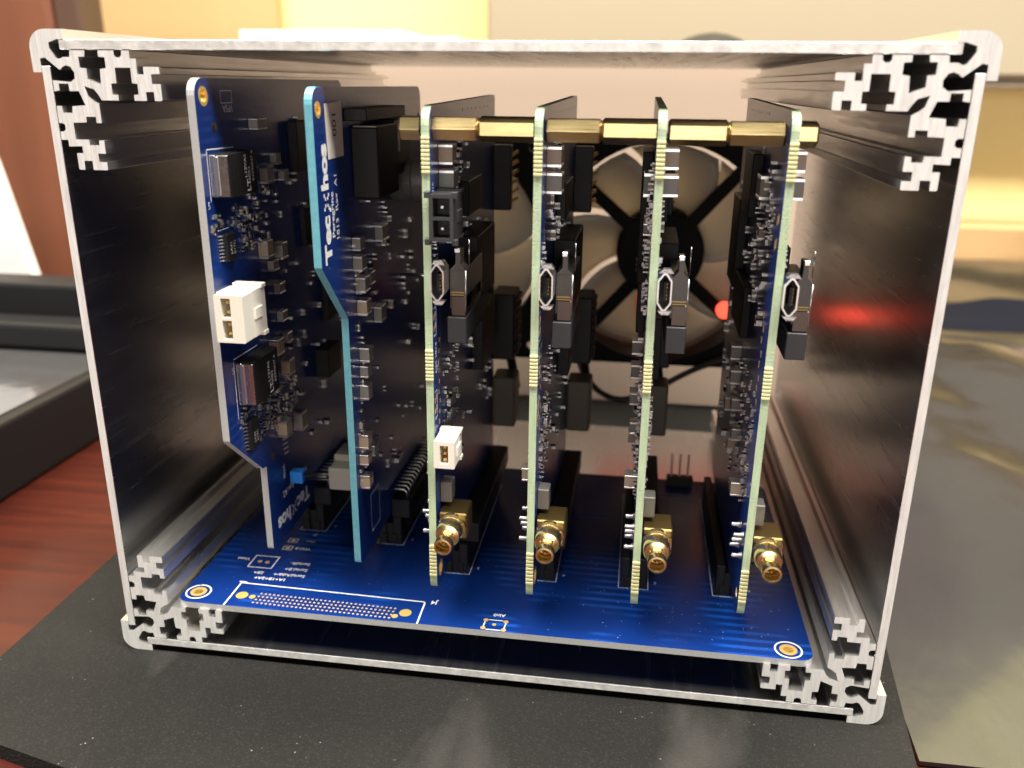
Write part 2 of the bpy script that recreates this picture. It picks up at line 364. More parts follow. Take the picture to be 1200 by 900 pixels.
for s in (-1, 1):
    mb = MB(); mb.box(s*WX, s*(WX-T), .05, DEPTH-.05, 5, WH-5, 'panel_aluminium', .12)
    mb.box(s*(WX-.1), s*(WX-T+.1), -.03, .06, 5.1, WH-5.1, 'sawn_aluminium'); enc.part('side_panel', mb)
FANS = [(-41.5, 77.0), (39.0, 77.0)]

# ------------------------------------------------------------------ fans
def make_fan(cx, cz, label):
    y0, y1 = DEPTH-25, DEPTH-.05
    t = Thing('cooling_fan', label, 'fan', (cx, (y0+y1)/2, cz-40), 'fans at the rear of the enclosure')
    mb = MB()
    sq = rounded([(cx-40, cz-40), (cx+40, cz-40), (cx+40, cz+40), (cx-40, cz+40)], [3]*4)
    scr = [circ(cx+a*35.7, cz+b*35.7, 2.1, 12) for a in (-1, 1) for b in (-1, 1)]
    plate(mb, sq, [circ(cx, cz, 38.3, 56)] + scr, 'y', y0, y0+3.5, 'fan_black', 'fan_black')
    plate(mb, sq, [circ(cx, cz, 38.3, 56)] + scr, 'y', y1-3.5, y1, 'fan_black', 'fan_black')
    mb.ring('y', (cx, cz), 38.3, 39.8, y0+3.5, y1-3.5, 'fan_black', 56)
    t.part('frame', mb)
    for k in range(4):
        a = R(45 + 90*k + 4); d = (math.cos(a), math.sin(a)); nrm = (-d[1], d[0]); mb = MB()
        mb.prism([(cx+d[0]*13+nrm[0]*2.2, cz+d[1]*13+nrm[1]*2.2), (cx+d[0]*39+nrm[0]*2.0, cz+d[1]*39+nrm[1]*2.0), (cx+d[0]*39-nrm[0]*2.0, cz+d[1]*39-nrm[1]*2.0), (cx+d[0]*13-nrm[0]*2.2, cz+d[1]*13-nrm[1]*2.2)], 'y', y0+.3, y0+3.2, 'fan_black')
        t.part('strut', mb)
    mb = MB(); mb.lathe('y', (cx, cz), [(14.4, y0+3.6), (15, y0+3), (15, y0+.8), (14.6, y0+.2)], 'fan_black', 36); hub = t.part('motor_mount', mb)
    mb = MB()
    for k in range(3): mb.box(cx-8, cx-3.8, y0+.12, y0+.19, cz-6+2*k, cz-5.2+2*k, 'plastic_grey')
    t.part('motor_print', mb, hub)
    mb = MB(); mb.lathe('y', (cx, cz), [(15.5, y0+6), (15.5, y1-2), (14, y1-.8)], 'fan_black', 36); t.part('rotor', mb)
    for k in range(7):
        a0 = 2*math.pi*k/7 + .25; vs = []; nr, na = 7, 7
        for i in range(nr):
            r = 15.2 + (37.0-15.2)*i/(nr-1)
            for j in range(na):
                s = j/(na-1); sweep = .34*(i/(nr-1))**1.3; span = .92 - .08*i/(nr-1)
                a = a0 + sweep + span*(s-.5); yy = y0+6 + 13*(s) + 1.6*math.sin(math.pi*s) 
                vs.append((cx+r*math.cos(a), yy, cz+r*math.sin(a)))
        off = len(vs); vs += [(x, y+1.0, z) for x, y, z in vs]; fs = []
        for i in range(nr-1):
            for j in range(na-1):
                q = [i*na+j, i*na+j+1, (i+1)*na+j+1, (i+1)*na+j]; fs.append(q); fs.append([off+v for v in q[::-1]])
        rim = [j for j in range(na)] + [i*na+na-1 for i in range(1, nr)] + [(nr-1)*na+j for j in range(na-2, -1, -1)] + [i*na for i in range(nr-2, 0, -1)]
        for a_, b_ in zip(rim, rim[1:]+rim[:1]): fs.append([a_, b_, off+b_, off+a_])
        mb = MB(); mb.add(vs, fs, 'fan_blade', True); t.part('blade', mb)
    return t
make_fan(*FANS[0], 'black cooling fan at rear, mostly hidden behind the three left boards')
fan2 = make_fan(*FANS[1], 'black cooling fan with beige blades, in full view behind the right boards')
for x in (62.5, 69.5):
    mb = MB(); mb.lathe('y', (x, 58.5), [(3.0, DEPTH-24.8), (3.0, DEPTH-26.4), (2.7, DEPTH-27.6), (2.0, DEPTH-28.6), (1.0, DEPTH-29.2), (.2, DEPTH-29.3)], 'red_lamp', 20); fan2.part('red_indicator', mb, label='lit red indicator lamp')
mb = MB()
def bez(P, n=10):
    out = []; P = [Vector(p) for p in P]; P = [2*P[0]-P[1]] + P + [2*P[-1]-P[-2]]
    for i in range(1, len(P)-2):
        for k in range(n):
            t = k/n; a, b, c, d = P[i-1:i+3]
            out.append(.5*((2*b) + (c-a)*t + (2*a-5*b+4*c-d)*t*t + (3*b-a-3*c+d)*t**3))
    return out + [P[-2]]
mb.tube(bez([(12, 134, 39), (14, 133, 34), (20, 130, 28), (28, 128, 26), (38, 129, 29), (52, 131, 37), (66, 133, 43), (72, 135, 48)]), 1.1, 'cable_black')
single('fan_cable', mb, 'black fan cable sagging below the right fan', 'cable', (40, 131, 26))

# ------------------------------------------------------------------ small component meshes (n = +x away from the board face)
_smd = {}
def smd_mesh(L, W, Hh, body, vertical=True):
    k = (L, W, Hh, body, vertical)
    if k not in _smd:
        mb = MB(); e = L*.15
        def bx(a, b, h, m, g=0):
            if vertical: mb.box(0, h, -W/2-g, W/2+g, a, b, m, .08)
            else: mb.box(0, h, a, b, -W/2-g, W/2+g, m, .08)
        bx(-L/2+e, L/2-e, Hh-.05, body); bx(-L/2, -L/2+e, Hh, 'tin', .03); bx(L/2-e, L/2, Hh, 'tin', .03)
        _smd[k] = mb.mesh('capacitor')
    return _smd[k]
class Board(Thing):
    def at(s, name, me, x, y, z, side=1, parent=None):
        o = link(name, me, parent or s.o); o.location = Vector((x-s.org[0], y-s.org[1], z-s.org[2]))*MM
        if side < 0: o.rotation_euler = (0, 0, math.pi)
        return o
def clutter(mb, face, y0, y1, z0, z1, n, side=1, big=1.0, rnd=random):
    """tiny parts too small to tell apart: chips with bright solder ends, print marks"""
    for _ in range(n):
        y = rnd.uniform(y0, y1); z = rnd.uniform(z0, z1); L = rnd.choice((1.0, 1.0, 1.6))*big; W = L*.5; h = rnd.choice((.35, .5, .8))*big
        body = rnd.choice(('chip_black', 'ceramic_tan', 'ceramic_grey', 'chip_black')); v = rnd.random() < .5
        for a, b, m_ in ((-L/2, -L/4, 'solder'), (-L/4, L/4, body), (L/4, L/2, 'solder')):
            if v: mb.box(face, face+side*h, y-W/2, y+W/2, z+a, z+b, m_)
            else: mb.box(face, face+side*h, y+a, y+b, z-W/2, z+W/2, m_)
        if rnd.random() < .55:
            N = (side, 0, 0); zz = z+rnd.uniform(-.9, .9)*big
            for q in range(rnd.randint(1, 3)):
                yy = y + .55*q; line(mb, (face, yy+.6, zz), (face, yy+.6, zz+rnd.uniform(.3, .8)), .13, N)
    return mb
def ic(b, face, y0, y1, z0, z1, h, npins, side=1, pins=('front', 'rear'), parent=None):
    mb = MB(); mb.box(face, face+side*h, y0, y1, z0, z1, 'chip_black', .15); body = b.part('chip', mb, parent)
    mb = MB()
    for k in range(npins):
        z = z0 + (z1-z0)*(k+.5)/npins
        for p in pins:
            e = y0 if p == 'front' else y1; d = -1 if p == 'front' else 1
            mb.box(face+side*.02, face+side*.2, e+d*.5, e+d*1.3, z-.16, z+.16, 'solder'); mb.box(face+side*.2, face+side*h*.55, e, e+d*.55, z-.16, z+.16, 'tin')
    b.part('chip_pins', mb, body); return body

def right_angle_connector(b, face, y0, y1, n):
    """black body at the board's lower edge with a comb of bent pins"""
    mb = MB(); mb.box(face+.1, face+5.2, y0, y1, 21.2, 26.5, 'plastic_black', .25); body = b.part('edge_connector', mb)
    if not n: return
    mb = MB()
    for k in range(n):
        y = y0+1.2+(y1-y0-2.4)*k/(n-1)
        mb.tube([(face+4.2, y, 26.4), (face+4.2, y, 28.4), (face+3.5, y, 29.2), (face+1.2, y, 29.2), (face+.1, y, 29.2)], .24, 'tin', 5)
    b.part('connector_pins', mb, body)

# ------------------------------------------------------------------ backplane
bp = Board('backplane', 'blue backplane circuit board lying flat on the bottom profiles', 'circuit board', (0, 45, 11.2))
ZT = 12.8; UP = (0, 0, 1)
mh = [(-72.3, 5.4), (69.8, 4.2)]
mb = MB(); plate(mb, rounded([(-76, .8), (75, .6), (75, 91), (-76, 91)], [3]*4), [circ(x, y, 1.25) for x, y in mh], 'z', 11.2, ZT, 'mask_backplane', 'fibreglass_grey'); pcb = bp.part('board', mb)
for x, y in mh:
    mb = MB(); mb.ring('z', (x, y), 1.2, 2.0, ZT+.01, ZT+.05, 'gold_pad'); mb.ring('z', (x, y), 1.1, 1.3, 11.3, ZT+.03, 'gold_pad'); g = bp.part('mounting_pad', mb)
    mb = MB(); mb.ring('z', (x, y), 2.75, 3.15, ZT+.01, ZT+.03, 'silkscreen', 36); bp.part('silkscreen_ring', mb, g)
silk = MB(); N = UP
for a, b_ in (((-63.6, 1.0), (-63.6, 11.0)), ((-63.6, 11.0), (-15.6, 9.8)), ((-15.6, 9.8), (-15.4, .9))): line(silk, (*a, ZT), (*b_, ZT), .38, N)
line(silk, (-64.0, 11.4, ZT), (-62.6, 11.4, ZT), .5, N)
L_, D_ = (-1, 0, 0), (0, -1, 0)
text(silk, 'J4', 2.1, (-12.6, 10.6, ZT), L_, D_, bold=.02)
rect_outline(silk, (-65.4, 18.6, ZT), (-65.4, 24.4, ZT), (-59.0, 24.4, ZT), (-59.0, 18.6, ZT), .3, N)
text(silk, 'Vtest', 1.6, (-66.4, 22.8, ZT), L_, D_, bold=.01)
for k, s in enumerate(('SerialR-', 'Serial.B+', 'SerialAddr+')): text(silk, s, 1.75, (-49.6+k*.4, 22.6-k*2.9, ZT), L_, D_, bold=.015)
text(silk, '1A+1B+2A+', 1.65, (-53.0, 14.4, ZT), L_, D_, bold=.02); text(silk, '2B+', 1.65, (-60.0, 16.8, ZT), L_, D_, bold=.02)
for y, s in ((29.5, 'VDD.B'), (33.6, 'Vbat')):
    rect_outline(silk, (-60.0, y-1, ZT), (-60.0, y+1, ZT), (-57.6, y+1, ZT), (-57.6, y-1, ZT), .22, N); text(silk, s, 1.5, (-52.4, y+.6, ZT), L_, D_, bold=.015)
text(silk, 'J7', 1.4, (-53.5, 38, ZT), L_, D_)
for a, b_ in (((1.0, .95+.2), (4.3, .95+.2)), ((1.2, 5.0), (4.4, 5.0)), ((.15, 1.9), (.3, 4.2)), ((5.1, 1.9), (5.3, 4.2))): line(silk, (*a, ZT), (*b_, ZT), .26, N)
text(silk, 'AIn0', 1.5, (4.7, 7.6, ZT), L_, D_, bold=.02)
SOCK = [(-55.6, 40, 76), (-32, 36, 76), (-11.2, 24, 78), (11.3, 24, 78), (34.6, 24, 78), (58, 24, 78)]
for i, (x, y0, y1) in enumerate(SOCK):
    rect_outline(silk, (x-3.6, y0, ZT), (x-3.6, y1, ZT), (x+3.8, y1, ZT), (x+3.8, y0, ZT), .2, N)
    text(silk, '%d' % (i+1), 1.6, (x+6, y0+4, ZT), L_, D_)
bp.part('silkscreen', silk, pcb)
for x, y, r in ((-61, 5.6, 1.5), (-19.2, 4.6, 1.5), (-58.2, 5.3, .8), (-21.4, 2.9, .8), (.2, 1.6, .62), (5.1, 1.4, .62), (.4, 4.8, .62), (5.2, 4.7, .62), (2.6, 3.2, .5), (-63.3, 21.6, .6), (-61.2, 21.4, .6), (-58.8, 29.5, .6), (-58.8, 33.6, .6)):
    mb = MB(); mb.lathe('z', (x, y), [(r, ZT+.01), (r, ZT+.05), (r*.25, ZT+.05), (r*.2, ZT-.1)], 'gold_pad', 18); bp.part('pad', mb)
mb = MB()
for i in range(32):
    for j in range(4):
        mb.cyl('z', (-57.0+i*1.112+.15*j, 3.0+j*1.33-i*.033), .30, ZT+.01, ZT+.05, 'pin_dots', 8)
bp.part('pin_field', mb, kind='stuff')
mb = MB()
for i in range(32): line(mb, (-57.0+i*1.112, 2.7-i*.033, ZT), (-57.0+i*1.112+.45, 7.4-i*.033, ZT), .52, N, 'copper_tint', .008)
bp.part('pin_rows', mb, kind='stuff')
for i, (x, y0, y1) in enumerate(SOCK):
    mb = MB(); h = 8.2
    mb.box(x-3.1, x-1.0, y0+.6, y1-.6, ZT, ZT+h, 'plastic_black', .2); mb.box(x+1.0, x+3.3, y0+.6, y1-.6, ZT, ZT+h, 'plastic_black', .2); mb.box(x-1.2, x+1.2, y0+1.4, y1-1, ZT, ZT+h-2.5, 'plastic_black', .1)
    mb.box(x-2.2, x-.8, y0+.1, y0+.9, ZT, ZT+3, 'plastic_black', .1); mb.box(x+.8, x+2.2, y0+.1, y0+.9, ZT, ZT+3, 'plastic_black', .1)
    s_ = bp.part('socket', mb)
    mb = MB()
    mb.box(x+3.35, x+3.6, y0+6, y0+26, ZT+3.2, ZT+3.9, 'dark_steel'); mb.box(x+3.35, x+3.6, y0+6, y0+24, ZT+5.2, ZT+5.9, 'dark_steel'); bp.part('socket_contact', mb, s_)
mb = MB(); mb.box(44.2, 52.4, 86, 89, ZT, ZT+3, 'plastic_black', .15); hd = bp.part('pin_header', mb)
for k in range(3):
    mb = MB(); mb.box(45.3+2.54*k, 45.9+2.54*k, 87.2, 87.8, ZT+3, ZT+10.5, 'copper_tint'); bp.part('pin', mb, hd)
mb = MB(); rnd = random.Random(3)
for _ in range(46): clutter(mb, 0, 0, 0, 0, 0, 0) ; x = rnd.uniform(14, 72); y = rnd.uniform(2, 22); s = rnd.uniform(.05, .14); mb.box(x, x+s, y, y+s, ZT+.01, ZT+.05, 'silkscreen')
bp.part('dust', mb, kind='stuff')
mb = MB()
for _ in range(90):
    x = rnd.uniform(-74, 73); y = rnd.uniform(3, 40)
    if -65 < x < -14 and y < 12: continue
    mb.cyl('z', (x, y), .22, ZT+.01, ZT+.04, 'mask_board', 8)
bp.part('vias', mb, kind='stuff')

# ------------------------------------------------------------------ board 1: power board
X1 = -55.6; F1 = X1+.8; NX = (1, 0, 0); YP, YN, ZP, ZN = (0, 1, 0), (0, -1, 0), (0, 0, 1), (0, 0, -1)
b1 = Board('power_board', 'blue circuit board with white four pin connector, leftmost in the enclosure', 'circuit board', (X1, 40, 22.3), 'boards plugged into the backplane')
ol = rounded([(-4.4, 133.6), (-4.4, 58.2), (10.4, 45.4), (12.4, 45.0), (12.4, 22.3), (82, 22.3), (82, 133.6)], [3.2, .8, .8, .2, .8, 1, 3])
mb = MB(); plate(mb, ol, [circ(-.9, 130.2, 1.25)], 'x', X1-.8, F1, 'mask_board', 'fibreglass_grey'); pcb1 = b1.part('board', mb)
def eyelet(b, x0, x1, y, z, r0, r1):
    mb = MB(); mb.ring('x', (y, z), r0, r1, x1+.005, x1+.05, 'gold_pad'); mb.ring('x', (y, z), r0-.08, r0+.05, x0, x1+.03, 'gold_pad'); return b.part('mounting_hole', mb)
eyelet(b1, X1-.8, F1, -.9, 130.2, 1.2, 1.9)
silk = MB()
rect_outline(silk, (F1, 6.4, 128.8), (F1, 6.4, 131.2), (F1, 11.5, 131.2), (F1, 11.5, 128.8), .22, NX)
text(silk, 'VPSA', 2.1, (F1, 11.6, 128.4), YN, ZN, off=.03, bold=.01)
text(silk, 'U4', 1.3, (F1, -2.6, 108.5), ZP, YN); text(silk, 'U5', 1.3, (F1, .6, 72.5), ZP, YN)
line(silk, (F1, -1.6, 120.1), (F1, 10, 119.9), .25, NX); line(silk, (F1, -1.9, 110), (F1, -1.9, 119.8), .25, NX)
line(silk, (F1, 1.0, 75.6), (F1, 13, 75.4), .25, NX); line(silk, (F1, .6, 62), (F1, .8, 75), .25, NX); line(silk, (F1, -.8, 103.8), (F1, 4.5, 103.8), .25, NX); line(silk, (F1, 2.0, 61.6), (F1, 7.5, 61.6), .25, NX)
for z0 in (104, 58.6):
    for k in range(10): text(silk, random.choice(('C3', 'R7', 'D2', 'C9', 'R12', 'L1')), 1.0, (F1, random.uniform(-2, 15)+(58.6 == z0)*2, z0+random.uniform(-2, 4)), YN, ZN)
# wordmark near the lower edge, upside down
wm = MB(); text(wm, 'Tec', 5.2, (F1, 37.4, 28.6), YN, ZN, bold=.045, width=1.1); text(wm, 'hos', 5.2, (F1, 24.4, 28.6), YN, ZN, bold=.045, width=1.1)
for i in range(5):
    for j in (i, 4-i): wm.box(F1+.02, F1+.05, 25.4+.56*i, 25.85+.56*i, 25.2+.62*j, 25.75+.62*j, 'silkscreen')
b1.part('wordmark', wm, pcb1)
text(silk, 'Rev A2', 2.4, (F1, 27.6, 34.2), YN, ZN, bold=.02); text(silk, '1817', 2.2, (F1, 37, 34.6), YN, ZN, bold=.02); text(silk, 'VPSB', 1.8, (F1, 21.6, 41.2), ZN, YP, bold=.02)
for k in range(4): line(silk, (F1, 23.0+.1*k, 47.6-1.3*k), (F1, 25.6+.1*k, 47.2-1.3*k), .35, NX)
b1.part('silkscreen', silk, pcb1)
for y, z, r in ((2.5, 124.2, .7), (16.5, 45.9, .7)):
    mb = MB(); mb.lathe('x', (y, z), [(r*1.5, F1+.01), (r*1.5, F1+.03), (r, F1+.05), (r*.4, F1+.05)], 'copper_tint', 16); b1.part('test_point', mb)
for y0, z0, z1, ymid in ((-1.2, 110.6, 119.3, 12.4), (1.6, 64.6, 74.8, 15.6)):
    mb = MB(); mb.box(F1+.1, F1+4.0, y0+.5, y0+13.4, z0, z1, 'chip_black', .15); mod = b1.part('regulator_module', mb)
    mb = MB(); mb.box(F1+.05, F1+1.5, y0-.3, y0+.49, z0+.2, z1-.2, 'steel', .15); mb.box(F1+1.6, F1+3.9, y0, y0+.49, z0+.3, z1-.3, 'steel', .1); mb.box(F1+1.0, F1+1.9, y0-.34, y0+.2, z0+.5, z1-.5, 'tin', .1); b1.part('terminal', mb, mod)
    mb = MB(); text(mb, 'L12VAS', 1.5, (F1+4.0, y0+8.3, z0+3.4), ZP, YN, bold=.01); text(mb, '5083', 1.5, (F1+4.0, y0+9.9, z0+2.6), ZP, YN, bold=.01); text(mb, '83990N7 e', 1.4, (F1+4.0, y0+11.6, z0+2.4), ZP, YN, bold=.01)
    text(mb, 'LT', 2.3, (F1+4.0, y0+9.6, z0+.5), ZP, YN, bold=.03); b1.part('marking', mb, mod)
for y0, y1, z0, z1 in ((.6, 4.6, 97.2, 103.0), (3.4, 7.6, 53.2, 60.2)):
    c_ = ic(b1, F1, y0, y1, z0, z1, 1.4, 8); mb = MB(); text(mb, '6A41', 1.3, (F1+1.4, y0+2.0, z0+1.3), ZP, YN, 'fibreglass_grey'); text(mb, '817C', 1.3, (F1+1.4, y0+3.5, z0+1.3), ZP, YN, 'fibreglass_grey'); b1.part('marking', mb, c_)
for y, z, L, W, h, body, v in ((19.7, 96.6, 3.2, 4.2, 2.4, 'ceramic_tan', 0), (28, 94.8, 3.2, 4.0, 2.4, 'ceramic_grey', 0), (22, 51.6, 3.6, 4.4, 2.6, 'ceramic_tan', 0), (32, 49.8, 3.6, 5.0, 2.6, 'ceramic_grey', 0), (21, 124.2, 5.0, 2.4, 2.2, 'ceramic_grey', 0), (21.4, 72.7, 3.6, 4.0, 2.4, 'ceramic_tan', 0), (27, 66, 3.4, 4.0, 2.4, 'ceramic_tan', 0),
                               (24, 92, 3.2, 2.6, 1.6, 'ceramic_grey', 0), (26.6, 86, 3.2, 2.6, 1.6, 'ceramic_grey', 0), (27, 79, 3, 2.6, 1.6, 'ceramic_grey', 0), (29, 73, 3, 2.6, 1.6, 'ceramic_grey', 0), (34, 112, 3, 2.6, 1.6, 'ceramic_grey', 0), (30, 116, 3, 2.6, 1.6, 'ceramic_grey', 0), (24, 113, 4, 4, 2, 'ceramic_grey', 0)):
    b1.at('capacitor', smd_mesh(W, L, h, body, True), F1, y, z)
mb = MB(); r1 = random.Random(11)
clutter(mb, F1, 6, 26, 98, 110, 60, rnd=r1); clutter(mb, F1, 9, 33, 52, 64, 95, rnd=r1); clutter(mb, F1, -3, 2, 104, 108, 7, rnd=r1); clutter(mb, F1, 30, 75, 40, 128, 55, big=1.4, rnd=r1); clutter(mb, F1, 0, 4, 60.5, 63, 5, rnd=r1)
b1.part('small_components', mb, kind='stuff')
for y, z, w_, h_, n_ in ((40, 118, 10, 12, 2.5), (44, 98, 14, 10, 1.6), (56, 76, 12, 12, 2), (48, 60, 10, 8, 4)):
    mb = MB(); mb.box(F1, F1+n_, y, y+w_, z-h_/2, z+h_/2, 'chip_black', .2); b1.part('chip', mb)
# white four pin connector
def pin_socket(b, name, n0, n1, y0, y1, z0, z1, cav, face_mat, cav_mat, pin_mat, flange=.6, lbl=None):
    """cav = list of (n0, n1, z0, z1) openings in the front face, pins listed by centre"""
    mb = MB(); dep = 4.5
    plate(mb, rounded([(n0, z0), (n1, z0), (n1, z1), (n0, z1)], [.25]*4, 2), [[(a, c), (b_, c), (b_, d), (a, d)] for a, b_, c, d in cav], 'y', y0, y0+dep, face_mat, face_mat)
    mb.box(n0, n1, y0+dep, y1, z0, z1, face_mat, .1)
    if flange:
        mb.box(n0-.02, n1+.3, y1-2.2, y1, z0-flange, z0+.3, face_mat, .1); mb.box(n0-.02, n1+.3, y1-2.2, y1, z1-.3, z1+flange, face_mat, .1)
        mb.box(n1-.1, n1+.35, y1-6, y1-2.4, (z0+z1)/2-1.2, (z0+z1)/2+1.2, face_mat, .1)
    o = b.part(name, mb, label=lbl)
    mb = MB()
    for a, b_, c, d in cav: mb.box(a-.1, b_+.1, y0+dep-.2, y0+dep-.05, c-.1, d+.1, cav_mat)
    b.part('cavity_floor', mb, o)
    for a, b_, c, d in cav:
        k = max(1, round((d-c)/(b_-a)/.95)) if (d-c) > 3 else 1
        for i in range(k):
            z = c + (d-c)*(i+.5)/k; y_ = (a+b_)/2; mb = MB(); mb.box(y_-.32, y_+.32, y0+1.0, y0+dep, z-.32, z+.32, pin_mat, .08); b.part('pin', mb, o)
    return o
pin_socket(b1, 'power_connector', F1+1.4, F1+7.6, -8, 3, 82.2, 92.2, [(F1+2.9, F1+4.9, 82.9, 86.9), (F1+2.9, F1+4.9, 87.5, 91.5)], 'plastic_white', 'cavity_brown', 'gold_pad', lbl='white four pin connector')
mb = MB(); mb.box(F1, F1+1.4, -4, 2.6, 82.6, 91.8, 'plastic_white', .1); b1.part('connector_base', mb)
mb = MB(); mb.box(F1+.8, F1+4.2, 23.5, 26.5, 35.4, 38.6, 'plastic_blue', .3, 2); bl = b1.part('blue_component', mb, label='small bright blue component')
mb = MB(); mb.tube([(F1+4.1, 25, 37.6), (F1+13.5, 26, 37.6)], .45, 'dark_steel', 6); mb.tube([(F1+4.1, 26, 36), (F1+13.5, 27, 35.6)], .45, 'dark_steel', 6); b1.part('lead', mb, bl)
mb = MB(); mb.box(F1+10.5, F1+19, 25, 38, 33.6, 39.6, 'plastic_grey', .4); mb.box(F1+10.5, F1+19, 30, 38, 39.4, 41.4, 'plastic_grey', .3); b1.part('grey_plug', mb, bl)
right_angle_connector(b1, F1, 40, 76, 16)

# ------------------------------------------------------------------ board 2
X2 = -32.0; F2 = X2+.8
b2 = Board('numbered_board', 'blue circuit board with a white numbered sticker, second from the left', 'circuit board', (X2, 40, 22.3), 'boards plugged into the backplane')
ol = rounded([(-4.8, 132.2), (-4.8, 97.6), (9.3, 83.8), (9.3, 22.3), (79, 22.3), (79, 132.2)], [3.2, .8, .8, 1, 1, 3])
mb = MB(); plate(mb, ol, [circ(-1.9, 128.0, 1.05), circ(76.5, 124, 1.3)], 'x', X2-.8, F2, 'mask_board', 'fibreglass_teal'); pcb2 = b2.part('board', mb)
eyelet(b2, X2-.8, F2, -1.9, 128.0, 1.0, 1.6)
silk = MB()
wm = MB(); text(wm, 'Tec', 5.2, (F2, 1.3, 98.0), ZP, YN, bold=.05, width=1.2); text(wm, 'hos', 5.2, (F2, 1.3, 112.6), ZP, YN, bold=.05, width=1.2)
for i in range(5):
    for j in (i, 4-i): wm.box(F2+.02, F2+.05, -1.5+.62*j, -.92+.62*j, 108.6+.68*i, 109.25+.68*i, 'silkscreen')
wm.box(F2+.02, F2+.05, 1.5, 2.4, 108.2, 108.9, 'silkscreen'); b2.part('wordmark', wm, pcb2)
rp = MB(); text(rp, 'Peregrine', 2.3, (F2, 4.0, 102.6), ZP, YN, bold=.015, width=1.05); text(rp, '1813  Rev  A1', 2.3, (F2, 6.6, 101.6), ZP, YN, bold=.015, width=1.05)
b2.part('revision_print', rp, pcb2)
rect_outline(silk, (F2, 19, 26), (F2, 19, 36), (F2, 26, 36), (F2, 26, 26), .22, NX)
b2.part('silkscreen', silk, pcb2)
mb = MB(); mb.add([(F2+.06, 1.4, 129.0), (F2+.06, 11.6, 129.5), (F2+.06, 11.6, 118.5), (F2+.06, 2.2, 118.4), (F2+.14, 1.4, 129.0), (F2+.14, 11.6, 129.5), (F2+.14, 11.6, 118.5), (F2+.14, 2.2, 118.4)], [[0, 1, 2, 3], [4, 5, 6, 7], [0, 1, 5, 4], [1, 2, 6, 5], [2, 3, 7, 6], [3, 0, 4, 7]], 'sticker'); st = b2.part('sticker', mb, label='white sticker reading 001')
mb = MB(); text(mb, '001', 3.4, (F2+.14, 7.6, 122.6), ZP, YN, 'ink'); b2.part('sticker_print', mb, st)
for y, z, L, W, h, body, v in ((15.8, 99.4, 3.0, 3.0, 2, 'ceramic_grey', 0), (16, 95, 3.4, 3.4, 2.2, 'ceramic_grey', 0), (17, 90, 3.6, 3.6, 2.4, 'ceramic_grey', 0), (17.4, 84.6, 3.4, 3.6, 2.4, 'ceramic_tan', 0), (17.4, 73.4, 3.4, 3.4, 2.4, 'ceramic_grey', 0), (17, 69.4, 3.2, 2.8, 2, 'ceramic_grey', 0), (16.2, 64.6, 3.2, 3.6, 2.2, 'ceramic_grey', 0), (13.6, 53.2, 3.2, 3.6, 2.4, 'ceramic_tan', 0), (13.6, 48.6, 3.2, 2.6, 2.2, 'ceramic_tan', 0), (19.6, 48.4, 3.2, 2.6, 2.0, 'ceramic_grey', 0), (13.2, 43.0, 3.0, 3.4, 2.4, 'ceramic_tan', 0), (24, 90, 3, 3, 1.6, 'ceramic_grey', 0), (30, 80, 4, 4, 2, 'ceramic_grey', 0), (34, 99, 5, 4, 2, 'ceramic_grey', 0)):
    b2.at('capacitor', smd_mesh(W, L, h, body, True), F2, y, z)
mb = MB(); r2 = random.Random(5); clutter(mb, F2, 14.5, 19, 60, 100, 26, rnd=r2); clutter(mb, F2, 12, 17, 41, 58, 26, rnd=r2); clutter(mb, F2, 24, 72, 35, 110, 45, big=1.4, rnd=r2); b2.part('small_components', mb, kind='stuff')
mb = MB(); mb.box(F2, F2+6, 17, 33, 109, 124, 'chip_black', .3); mb.box(F2+.5, F2+5.6, 17.4, 32.6, 124, 124.3, 'ferrite'); b2.part('transformer', mb)
mb = MB(); mb.box(F2, F2+5, 13, 44, 125.4, 128, 'plastic_black', .2); b2.part('terminal_bar', mb)
mb = MB(); mb.box(F2, F2+4, 37, 52, 112, 125, 'plastic_black', .3); rl = b2.part('relay', mb)
for k in range(2):
    mb = MB(); mb.box(F2+4.0, F2+4.3, 37.8+1.9*k, 38.9+1.9*k, 117.5, 122, 'tin'); b2.part('contact', mb, rl)
mb = MB(); mb.lathe('x', (49, 110), [(5.0, F2), (5.4, F2+1), (5.4, F2+3), (4.9, F2+3.6), (4.9, F2+5.5), (5.4, F2+6), (5.4, F2+8.6), (4.9, F2+9.2)], 'ferrite', 28); b2.part('coil', mb)
mb = MB(); mb.tube([(F2+.5, 52, 85), (F2+6, 50, 85.4), (F2+9, 50, 85.2)], .4, 'tin', 6); b2.part('jumper_wire', mb)
right_angle_connector(b2, F2, 36, 75, 17)

